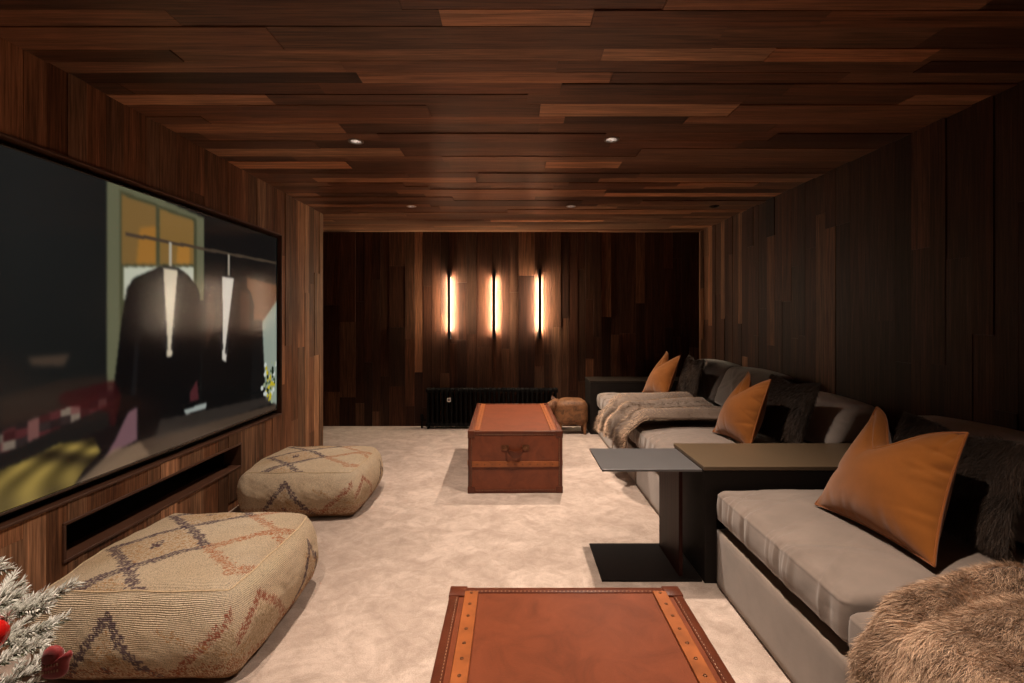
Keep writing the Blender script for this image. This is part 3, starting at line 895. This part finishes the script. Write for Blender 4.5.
def slab(top, thick, parent, name, mat):
    """top: (nu,nv,3) -> closed cloth of the given thickness"""
    nu, nv = top.shape[:2]
    du = np.gradient(top, axis=0); dv = np.gradient(top, axis=1)
    N = np.cross(du, dv); N /= np.maximum(np.linalg.norm(N, axis=2, keepdims=True), 1e-9)
    V = np.concatenate([top.reshape(-1, 3), (top-N*thick).reshape(-1, 3)])
    F = grid_faces(nu, nv); B = grid_faces(nu, nv, True)+nu*nv
    ids = np.arange(nu*nv).reshape(nu, nv); k = nu*nv
    rim = np.concatenate([ids[:, 0], ids[-1, 1:], ids[::-1, -1][1:], ids[0, ::-1][1:]])
    R = np.stack([rim[:-1], rim[:-1]+k, rim[1:]+k, rim[1:]], -1)
    o = np_mesh(name, V, np.concatenate([F, B, R]), mat, parent)
    return o, F, top.reshape(-1, 3)

# ------------------------------------------------------------------ cushions
def pillow(name, label, cat, group, BL, BR, TR, TL, thick, mat, chop=.10, chop_u=0., cord=None, seed=1, fur=None, wr=1.):
    BL, BR, TR, TL = (np.array(p, float) for p in (BL, BR, TR, TL))
    c = (BL+BR)/2
    t = thing(name, tuple(c), label, cat, group)
    n = 100
    g = np.linspace(-1, 1, n); g = np.sign(g)*(1-(1-np.abs(g))**1.3)
    U, V = np.meshgrid(g, g, indexing='ij')
    # concave edges, sharp ears
    pin = .075
    Us = U*(1-pin*(1-V**2)); Vs = V*(1-pin*(1-U**2))
    a, b = (Us+1)/2, (Vs+1)/2
    mid = (BL*((1-a)*(1-b))[..., None]+BR*(a*(1-b))[..., None]+TR*(a*b)[..., None]+TL*((1-a)*b)[..., None])
    right = (BR-BL+TR-TL); right /= np.linalg.norm(right)
    up = (TL+TR-BL-BR); up /= np.linalg.norm(up)
    nrm = np.cross(right, up); nrm /= np.linalg.norm(nrm)      # out of the front
    up_ = up
    dU = U-chop_u
    w = np.clip((V+.25)/1.25, 0, 1)**1.8*np.where(dU < 0, np.exp(-np.abs(dU/.30)**1.7), np.exp(-np.abs(dU/.52)**1.25))
    mid = mid-up_*(chop*w)[..., None]
    env = (np.clip(1-U**2, 0, 1)**.62)*(np.clip(1-V**2, 0, 1)**.62)
    # belly sits low
    env = env*(1+.25*(-V))*(1-.45*w)
    r = random.Random(seed); wrk = np.zeros_like(U)
    for _ in range(30):
        e = r.choice('lrrrbbt'); p = r.uniform(-.95, .95); wd = r.uniform(.04, .085); ln = r.uniform(.12, .42); am = r.uniform(.002, .006)*wr
        sl = r.uniform(-.5, .5)
        if e == 'l': d = (V-p-sl*(U+1)); f = U+1
        elif e == 'r': d = (V-p-sl*(1-U)); f = 1-U
        elif e == 'b': d = (U-p-sl*(V+1)); f = V+1
        else: d = (U-p-sl*(1-V)); f = 1-V
        wrk -= am*np.exp(-(d/wd)**2)*np.exp(-(f/ln)**2)
    # two creases from the chop
    for sgn in (-1, 1):
        d = (V-(.45+.5*np.abs(U-chop_u)*1.2))*1.0
        wrk -= .008*wr*(chop > .05)*np.exp(-(d/.07)**2)*np.exp(-((U-chop_u-sgn*.3)/.32)**2)
    mask = np.clip(1-U**2, 0, 1)**.2*np.clip(1-V**2, 0, 1)**.2
    front = mid+nrm*(thick/2*env+wrk*mask)[..., None]
    back = mid-nrm*(thick/2*env)[..., None]
    Vv = np.concatenate([front.reshape(-1, 3), back.reshape(-1, 3)])
    F1 = grid_faces(n, n); F2 = grid_faces(n, n, True)+n*n
    fn = np.cross(Vv[F1[600, 1]]-Vv[F1[600, 0]], Vv[F1[600, 2]]-Vv[F1[600, 0]])
    if fn@nrm < 0: F1 = F1[:, ::-1]; F2 = F2[:, ::-1]
    np_mesh('cover', Vv, np.concatenate([F1, F2]), mat, t)
    ids = np.arange(n*n).reshape(n, n)
    rim = np.concatenate([ids[:, 0], ids[-1, 1:], ids[::-1, -1][1:], ids[0, ::-1][1:-1]])
    if cord is not None:
        MB().tube([tuple(Vv[i]) for i in rim], .0048, 7, False, True).build('piping', cord, t, True)
    if fur is not None:
        cnt, ln, wd, cf = fur
        strands('fur', Vv, np.concatenate([F1, F2]), cnt, ln, wd, cf, lambda p, N: np.tile(np.array((-.25, -.1, -.9)), (len(p), 1))+.4*np.stack([vnoise(p, 14, 5), vnoise(p, 14, 6), vnoise(p, 14, 7)], -1), t, seed, .75, .6)
    return t

G = 'rust velvet cushions on the sofas'
pillow('cushion', 'large rust velvet cushion on the near sofa, right of the console', 'cushion', G,
       (1.335, 2.20, .535), (1.385, 1.64, .540), (1.56, 1.71, .965), (1.60, 2.19, .965), .22, M['rust'], .130, -.28, M['rust_cord'], 3, None, 1.7)
pillow('cushion', 'middle rust velvet cushion on the far sofa, just behind the wide console', 'cushion', G,
       (1.47, 3.66, .525), (1.52, 3.19, .525), (1.665, 3.21, .965), (1.72, 3.64, .965), .21, M['rust'], .11, -.25, M['rust_cord'], 8, None, 1.6)
pillow('cushion', 'farthest rust velvet cushion at the far end of the far sofa', 'cushion', G,
       (1.475, 5.66, .525), (1.61, 5.22, .525), (1.755, 5.20, .975), (1.735, 5.62, .985), .20, M['rust'], .10, -.15, M['rust_cord'], 12)
def darkfur(p, r):
    n = (vnoise(p, 9, 31)*.5+.5)[:, None]
    k = np.clip(.15+.5*n+.6*(r-.5), 0, 1)
    return np.array((.010, .007, .005))*(1-k)+np.array((.105, .066, .046))*k
G = 'dark fur cushions on the sofas'
pillow('fur_cushion', 'big dark fur cushion behind the large rust cushion on the near sofa', 'cushion', G,
       (1.625, 2.24, .55), (1.655, 1.67, .55), (1.785, 1.69, .93), (1.77, 2.26, .935), .11, M['hide_dark2'] if 'hide_dark2' in M else M['sofa_dark'], .03, 0, None, 21, (42000, .026, .0011, darkfur))
pillow('fur_cushion', 'dark fur cushion beside the middle rust cushion, near the pale back cushion', 'cushion', G,
       (1.72, 3.60, .55), (1.78, 3.10, .55), (1.94, 3.13, .955), (1.87, 3.60, .955), .10, M['sofa_dark'], .03, 0, None, 22, (22000, .026, .0018, darkfur))
pillow('fur_cushion', 'dark fur cushion beside the farthest rust cushion', 'cushion', G,
       (1.75, 5.34, .57), (1.79, 4.90, .57), (1.87, 4.86, .965), (1.87, 5.30, .975), .10, M['sofa_dark'], .03, 0, None, 23, (14000, .026, .0024, darkfur))

# ------------------------------------------------------------------ fur throws
M['throw_back'] = fabric('throw_backing', (.14, .10, .075))
def bump01(x, c, w): return np.exp(-((x-c)/w)**2)
# near throw, heaped over the front corner of the sofa
t = thing('fur_throw', (1.5, 1.05, .5), 'shaggy light brown fur throw heaped on the near sofa corner', 'throw', 'fur throws on the sofas')
nu, nv = 90, 80
S, T = np.meshgrid(np.linspace(0, 1, nu), np.linspace(0, 1, nv), indexing='ij')   # S: front hem -> back, T: near -> far edge
path = S*1.30
hang = .30
xs = np.where(path < hang, 1.00, 1.00+(path-hang))
round_ = np.clip((path-hang)/.10, -1, 1)
zs = np.where(path < hang, .190+path, .490)
corner = np.clip(1-np.abs(path-hang)/.09, 0, 1)
zs = zs-.035*corner**2; xs = xs+.035*corner**2
far = np.interp(xs, [1.0, 1.06, 1.1, 1.2, 1.4, 1.7, 2.2], [1.405, 1.44, 1.47, 1.515, 1.555, 1.585, 1.60])+.012*np.sin(14*S)
ys = .58+(far-.58)*T
edge = bump01(T, .965, .03)
fold = .030*edge-.022*bump01(T, .885, .025)+.030*bump01(T, .80, .06)
puff = .022*vnoise(np.stack([xs*1.0, ys*1.0, 0*xs], -1).reshape(-1, 3), 5.5, 41).reshape(nu, nv)
lifted = np.clip((path-hang+.05)/.15, 0, 1)
zs = zs+lifted*(fold+puff*.6+.022+.035*np.clip(1-np.abs(S-.62)/.4, 0, 1)*(T))
xs = xs-(1-lifted)*(np.abs(puff)*1.0+.012+.6*np.clip(fold, 0, 1))
top = np.stack([xs, ys, zs], -1)
_, F, V = slab(top, .012, t, 'backing', M['throw_back'])
def lightfur(p, r):
    n = (vnoise(p, 7, 51)*.5+.5)[:, None]; n2 = (vnoise(p, 26, 52)*.5+.5)[:, None]
    k = np.clip(.08+.40*n+.34*n2+.5*(r-.5), 0, 1)
    return np.array((.19, .10, .056))*(1-k)+np.array((.92, .68, .49))*k
strands('fur', V, F[:, ::-1] if np.cross(V[F[3000, 1]]-V[F[3000, 0]], V[F[3000, 2]]-V[F[3000, 0]])[2] < 0 else F, 150000, .028, .0011, lightfur,
        lambda p, N: np.tile(np.array((-.9, -.35, 0)), (len(p), 1))+.55*np.stack([vnoise(p, 6, 61), vnoise(p, 6, 62), vnoise(p, 6, 63)], -1), t, 77, .55, .55)
# far throw, a striped strip over the seat
t = thing('fur_throw', (1.4, 4.7, .5), 'striped brown fur throw draped over the far sofa seat edge', 'throw', 'fur throws on the sofas')
nu, nv = 80, 70
S, T = np.meshgrid(np.linspace(0, 1, nu), np.linspace(0, 1, nv), indexing='ij')
path = S*1.05; hang = .20
xs = np.where(path < hang, .935, .935+(path-hang)); zs = np.where(path < hang, .345+path, .535)
corner = np.clip(1-np.abs(path-hang)/.12, 0, 1); zs = zs-.045*corner**2; xs = xs+.04*corner**2
k = np.clip((path-hang)/.75, 0, 1); dn = np.clip((hang-path)/hang, 0, 1)
yfar = 4.80+.27*k**.7+.16*dn; ynear = 3.86-.03*k+.02*dn
ys = yfar+(ynear-yfar)*T
ys = ys+.02*np.sin(9*S+2*T)
rp = .024*np.sin(T*2*PI*2.6+2.2*S)+.012*np.sin(T*2*PI*5.1+4*S+1)
lifted = np.clip((path-hang+.08)/.2, 0, 1)
roll = .05*bump01(T, .91, .09)+.02*bump01(T, .06, .06)
zs = zs+lifted*(rp*.8+.024+roll+.02)-dn*.07*(1-T); xs = xs-(1-lifted)*(.03+rp+.035*bump01(T, .9, .1)+.06*dn*(1-T))
top = np.stack([xs, ys, zs], -1)
_, F, V = slab(top, .014, t, 'backing', M['throw_back'])
VT = V; Tflat = T.reshape(-1); 
def stripefur(p, r):
    # stripes follow the strip's length
    kk = np.clip((p[:, 0]-.97)/.75, 0, 1)
    tt = ((4.80+.27*kk**.7)-p[:, 1])/1.1
    s = .5+.5*np.sin(tt*2*PI*3.6+.8+1.1*np.sin(p[:, 0]*3))
    s = (s**1.6)[:, None]
    k = np.clip(.02+.95*s+.3*(r-.5), 0, 1)
    return np.array((.070, .036, .020))*(1-k)+np.array((.92, .69, .50))*k
flip = np.cross(V[F[4500, 1]]-V[F[4500, 0]], V[F[4500, 2]]-V[F[4500, 0]])[2] < 0
strands('fur', V, F[:, ::-1] if flip else F, 60000, .036, .0022, stripefur,
        lambda p, N: np.tile(np.array((-.8, -.25, -.2)), (len(p), 1))+.35*np.stack([vnoise(p, 6, 64), vnoise(p, 6, 65), vnoise(p, 6, 66)], -1), t, 78, .5, .5)

# ------------------------------------------------------------------ animal footstool
fx, fy = .70, 5.93
t = thing('footstool', (fx, fy, 0), 'small tan leather animal-shaped footstool between far trunk and sofa', 'footstool')
Q, P, F = rbox((36, 24, 26), (.195, .125, .152), .085)
u, w = P[:, 0]/.195, P[:, 2]/.165
P[:, 2] += .012*np.cos(u*2.2)-.02*np.clip(-u-.5, 0, 1)
P[:, 1] *= 1+.06*np.cos(u*2)
P += .003*vnoise(P, 22, 3)[:, None]
body = np_mesh('body', P+np.array((fx, fy, .250)), F, M['hide'], t)
hx = fx-.255
m = MB(); V = []; ring = 16
stn = [(-.15, .0, .27, .07, .085), (-.19, -.01, .275, .075, .085), (-.24, -.02, .265, .075, .075), (-.29, -.03, .245, .062, .062), (-.34, -.04, .222, .048, .048), (-.375, -.045, .21, .036, .035), (-.385, -.046, .208, .012, .012)]
for (dx, dy, z, ry, rz_) in stn:
    for k in range(ring):
        a = 2*PI*k/ring; V.append((fx+dx, fy+dy+ry*math.cos(a), z+.05+rz_*math.sin(a)))
Fh = [(i*ring+k, i*ring+(k+1) % ring, (i+1)*ring+(k+1) % ring, (i+1)*ring+k) for i in range(len(stn)-1) for k in range(ring)]
m.add(V, Fh); m.build('head', M['hide'], t, True)
for sy, tilt in ((-1, 1), (1, 1)):
    ex, ey, ez = fx-.195, fy-.015+sy*.062, .375
    m = MB(); V = []
    N_ = 7
    for i in range(N_+1):
        f = i/N_; wd = .030*math.sin(PI*min(.96, f*.9+.12))
        c = (ex-.02*f, ey+sy*.055*f, ez+.012-.075*f*f if sy < 0 else ez+.05*f)
        for (a, b) in ((-1, 0), (0, .012), (1, 0), (0, -.006)): V.append((c[0]+a*wd, c[1]+sy*b*.5, c[2]+b))
    Fe = [(i*4+k, i*4+(k+1) % 4, (i+1)*4+(k+1) % 4, (i+1)*4+k) for i in range(N_) for k in range(4)]+[(0, 1, 2, 3), tuple(N_*4+k for k in (3, 2, 1, 0))]
    m.add(V, Fe).build('ear', M['hide_dark'], t, True)
for dx in (-.135, .145):
    for dy in (-.075, .075):
        MB().tube([(fx+dx, fy+dy, .16), (fx+dx*1.02, fy+dy*1.05, .08), (fx+dx*1.04, fy+dy*1.08, .002)], [.030, .024, .016], 14).build('leg', M['hide'], t, True)

# ------------------------------------------------------------------ radiator
t = thing('radiator', (-.24, 6.20, 0), 'long low black column radiator under the wall lights', 'radiator')
m0 = None
x = -1.03
ns = 28
for i in range(ns):
    xx = -1.03+i*.058
    m = MB()
    for yy in (6.135, 6.185, 6.235):
        m.tube([(xx, yy, .045), (xx, yy, .075), (xx, yy, .46), (xx, yy, .485)], [.010, .015, .015, .010], 10)
    for zz in (.052, .47):
        m.bbox(xx-.029, xx+.0288, 6.12, 6.25, zz-.024, zz+.024, .012, 3)
    if i % 9 == 0 or i == ns-1:
        m.tube([(xx, 6.16, .06), (xx, 6.15, .03), (xx, 6.145, .002)], [.012, .011, .016], 10)
        m.tube([(xx, 6.21, .06), (xx, 6.22, .03), (xx, 6.225, .002)], [.012, .011, .016], 10)
    m.build('section', M['iron'], t, True)
m = MB().tube([(-1.06, 6.185, .10), (-1.10, 6.185, .10), (-1.115, 6.185, .085), (-1.115, 6.185, .0)], .011, 10)
m.lathe([(0, -.02), (.019, -.02), (.021, 0), (.019, .045), (.012, .055), (0, .056)], (-1.115, 6.185, .12), 16)
m.build('valve', M['iron'], t, True)
m = MB().bbox(-.795, -.748, 6.112, 6.119, .335, .385, .003, 2)
o = m.build('control_plate', M['white_plate'], t, False, 'small pale square plate on the radiator front')
MB().lathe([(0, -.004), (.010, -.004), (.011, 0)], (-.772, 6.112, .36), 14, 1).build('dial', M['dark_plate'], o, True)

# ------------------------------------------------------------------ snowy tree at the lower left
tx, ty = -1.47, 1.05
t = thing('christmas_tree', (tx, ty, 0), 'snow-flocked Christmas tree whose branch tips reach in at the lower left', 'tree')
MB().tube([(tx, ty, .05), (tx, ty, .8), (tx, ty, 1.5)], [.03, .022, .008], 10).build('trunk', M['bark'], t, True)
m = MB().lathe([(0, .03), (.05, .03), (.05, .09), (.032, .10)], (tx, ty, 0), 16)
for k in range(4):
    a = PI/4+k*PI/2
    m.tube([(tx, ty, .06), (tx+.16*math.cos(a), ty+.16*math.sin(a), .03), (tx+.24*math.cos(a), ty+.24*math.sin(a), .012)], .011, 8)
m.build('stand', M['iron'], t, True)
def branch(root, tip, seed, dense):
    """one bough: woody stem, side twigs, flat needles (all one mesh)"""
    r = np.random.default_rng(seed)
    root, tip = np.array(root), np.array(tip); L = np.linalg.norm(tip-root); d = (tip-root)/L
    side = np.cross(d, (0, 0, 1)); side /= np.linalg.norm(side); upv = np.cross(side, d)
    twigs = [(root, tip, .006)]
    nt = int(5+L*12)
    for i in range(nt):
        f = .30+.66*i/nt; s = 1 if i % 2 else -1
        p = root+d*L*f; ln = (.16-.09*f)*r.uniform(.8, 1.2)*min(1, L/.35)
        q = p+(d*.75+side*s*.62+upv*r.uniform(-.12, .3))*ln
        twigs.append((p, q, .003))
    V = []; Fq = []; C = []; nb = 0
    VV = []; 
    mbs = MB()
    for a, b, rad in twigs: mbs.tube([tuple(a), tuple((a+b)/2-np.array((0, 0, .004))), tuple(b)], [rad, rad*.8, rad*.4], 5)
    tv_ = np.array(mbs.v)
    quads = np.array([f for f in mbs.f if len(f) == 4]); V.append(tv_); Fq.append(quads); C.append(np.tile((.06, .045, .03), (len(tv_), 1))); nb = len(tv_)
    P = []; D = []
    for a, b, rad in twigs:
        l = np.linalg.norm(b-a); n = int(l*dense)
        f = r.uniform(.12 if rad > .004 else .05, 1.02, n)[:, None]
        dd = (b-a)/l
        P.append(a+(b-a)*f)
        rnd_ = r.normal(size=(n, 3)); rnd_ -= (rnd_@dd)[:, None]*dd; rnd_ /= np.linalg.norm(rnd_, axis=1, keepdims=True)
        D.append(dd*.85+rnd_*.75+np.array((0, 0, .12)))
    P = np.concatenate(P); D = np.concatenate(D); D /= np.linalg.norm(D, axis=1, keepdims=True); n = len(P)
    ln = r.uniform(.016, .027, (n, 1)); w = r.uniform(.0013, .0021, (n, 1))
    s = np.cross(D, r.normal(size=(n, 3))); s /= np.linalg.norm(s, axis=1, keepdims=True)
    nrm = np.cross(s, D)
    pts = [P, P+D*ln*.5+s*w, P+D*ln*.5+nrm*w*.8, P+D*ln*.5-s*w, P+D*ln*.5-nrm*w*.8, P+D*ln]
    vv = np.stack(pts, 1).reshape(-1, 3); o = np.arange(n)[:, None]*6+nb
    T = np.concatenate([o+np.array([[0, 1+k, 1+(k+1) % 4]]) for k in range(4)]+[o+np.array([[5, 1+(k+1) % 4, 1+k]]) for k in range(4)])
    snow = np.clip(.62+.5*D[:, 2:3]+r.normal(0, .34, (n, 1)), 0, 1)
    c = np.array((.075, .105, .05))*(1-snow)+np.array((.86, .86, .82))*snow
    V.append(vv); C.append(np.repeat(c, 6, 0))
    return np_mesh('branch', np.concatenate(V), [np.concatenate(Fq), T], M['needles'], t, False, np.concatenate(C))
r = random.Random(5); sd = 100
for lvl in range(11):
    z = .22+lvl*.118
    rad = max(.08, .66*(1.50-z)/1.0)
    rad = min(rad, .66)
    nbr = 8 if lvl < 8 else 6
    for k in range(nbr):
        a = 2*PI*(k+.5*(lvl % 2)+r.uniform(-.15, .15))/nbr
        R = rad*r.uniform(.9, 1.05)
        ca, sa = math.cos(a), math.sin(a)
        if ca < 0: R = min(R, .42/max(.01, -ca))
        if sa > .3 and z < .55: R = min(R, .52/sa)
        R = min(R, .66)
        def spot(R):
            X, Y, Z = tx+(R+.05)*ca, ty+(R+.05)*sa, z+.06
            return 512+500*X/max(Y, .3), 319+500*(1.35-Z)/max(Y, .3)
        while R > .08:
            px, py = spot(R)
            if px < np.interp(py, [480, 530, 560, 600, 640, 683, 800], [-60, -10, 34, 66, 80, 80, 120]): break
            R *= .95
        sd += 1
        seen = ca > .1 and .45 < z < 1.0
        branch((tx, ty, z-.03), (tx+R*ca, ty+R*sa, z+.06), sd, 1350 if seen else 620)


def ornament(name, c, label): return thing(name, c, label, 'ornament')
c = Vector((-1.000, .96, .742))
t = ornament('bauble', c, 'glossy red bauble on the snowy tree at the left edge')
MB().ball(c, .027, 20).build('ball', M['red_gloss'], t, True)
MB().lathe([(.0, .034), (.007, .034), (.0075, .024), (.0, .024)], c, 12).build('cap', M['white_plate'], t, True)
c = Vector((-.905, .990, .672))
t = ornament('felt_ornament', c, 'red felt mitten ornament with pale stitches on the snowy tree')
out0 = [(-.022, -.030), (-.006, -.034), (.012, -.032), (.024, -.022), (.027, -.004), (.030, .004), (.034, .014), (.029, .021), (.021, .017), (.016, .012), (.013, .024), (.002, .031), (-.012, .029), (-.021, .020), (-.024, .004), (-.023, -.012)]
out = []
for i in range(len(out0)):
    p0, p1, p2, p3 = (np.array(out0[(i+o_) % len(out0)]) for o_ in (-1, 0, 1, 2))
    for f in (0, .33, .67):
        out.append(tuple(.5*((2*p1)+(p2-p0)*f+(2*p0-5*p1+4*p2-p3)*f*f+(3*p1-p0-3*p2+p3)*f**3)))
m = MB(); V = []
for (k, d) in ((1, 0), (.96, .004), (.85, .0075), (.6, .0095), (.05, .0105)):
    for (a, b) in out: V.append((c.x+a*k, c.y-d, c.z+b*k))
for (k, d) in ((.96, .004), (.85, .0075), (.6, .0095), (.05, .0105)):
    for (a, b) in out: V.append((c.x+a*k, c.y+d, c.z+b*k))
q = len(out)
def ringf(i, j): return [(i*q+a, i*q+(a+1) % q, j*q+(a+1) % q, j*q+a) for a in range(q)]
F = ringf(0, 1)+ringf(1, 2)+ringf(2, 3)+ringf(3, 4)+ringf(0, 5)+ringf(5, 6)+ringf(6, 7)+ringf(7, 8)
fel = m.add(V, F).build('felt_body', M['red'], t, True)
m = MB()
for i in range(6):
    for j in range(2):
        a, b = -.014+i*.0056, -.004-j*.012+.25*(i*.004)
        m.box(c.x+a-.0009, c.x+a+.0009, c.y-.0113, c.y-.0085, c.z+b-.0024, c.z+b+.0024)
m.build('stitching', M['thread'], fel)
# ------------------------------------------------------------------ camera and view
cam = bpy.data.cameras.new('camera'); co = bpy.data.objects.new('camera', cam); COL.objects.link(co)
co.location = (0, 0, 1.35); co.rotation_euler = (PI/2, 0, 0)
cam.sensor_width = 36; cam.sensor_fit = 'HORIZONTAL'; cam.lens = 500*36/1024
cam.shift_y = -22.5/1024; cam.shift_x = 0.0; cam.clip_start = .02
scene.camera = co
w = bpy.data.worlds.new('world'); scene.world = w; w.use_nodes = True
w.node_tree.nodes['Background'].inputs[0].default_value = (1, .75, .6, 1); w.node_tree.nodes['Background'].inputs[1].default_value = .0
vs = scene.view_settings
vs.view_transform = 'Standard'; vs.look = 'None'; vs.gamma = 1; vs.use_curve_mapping = False; vs.exposure = EXPOSURE
scene.cycles.max_bounces = 8; scene.cycles.diffuse_bounces = 5
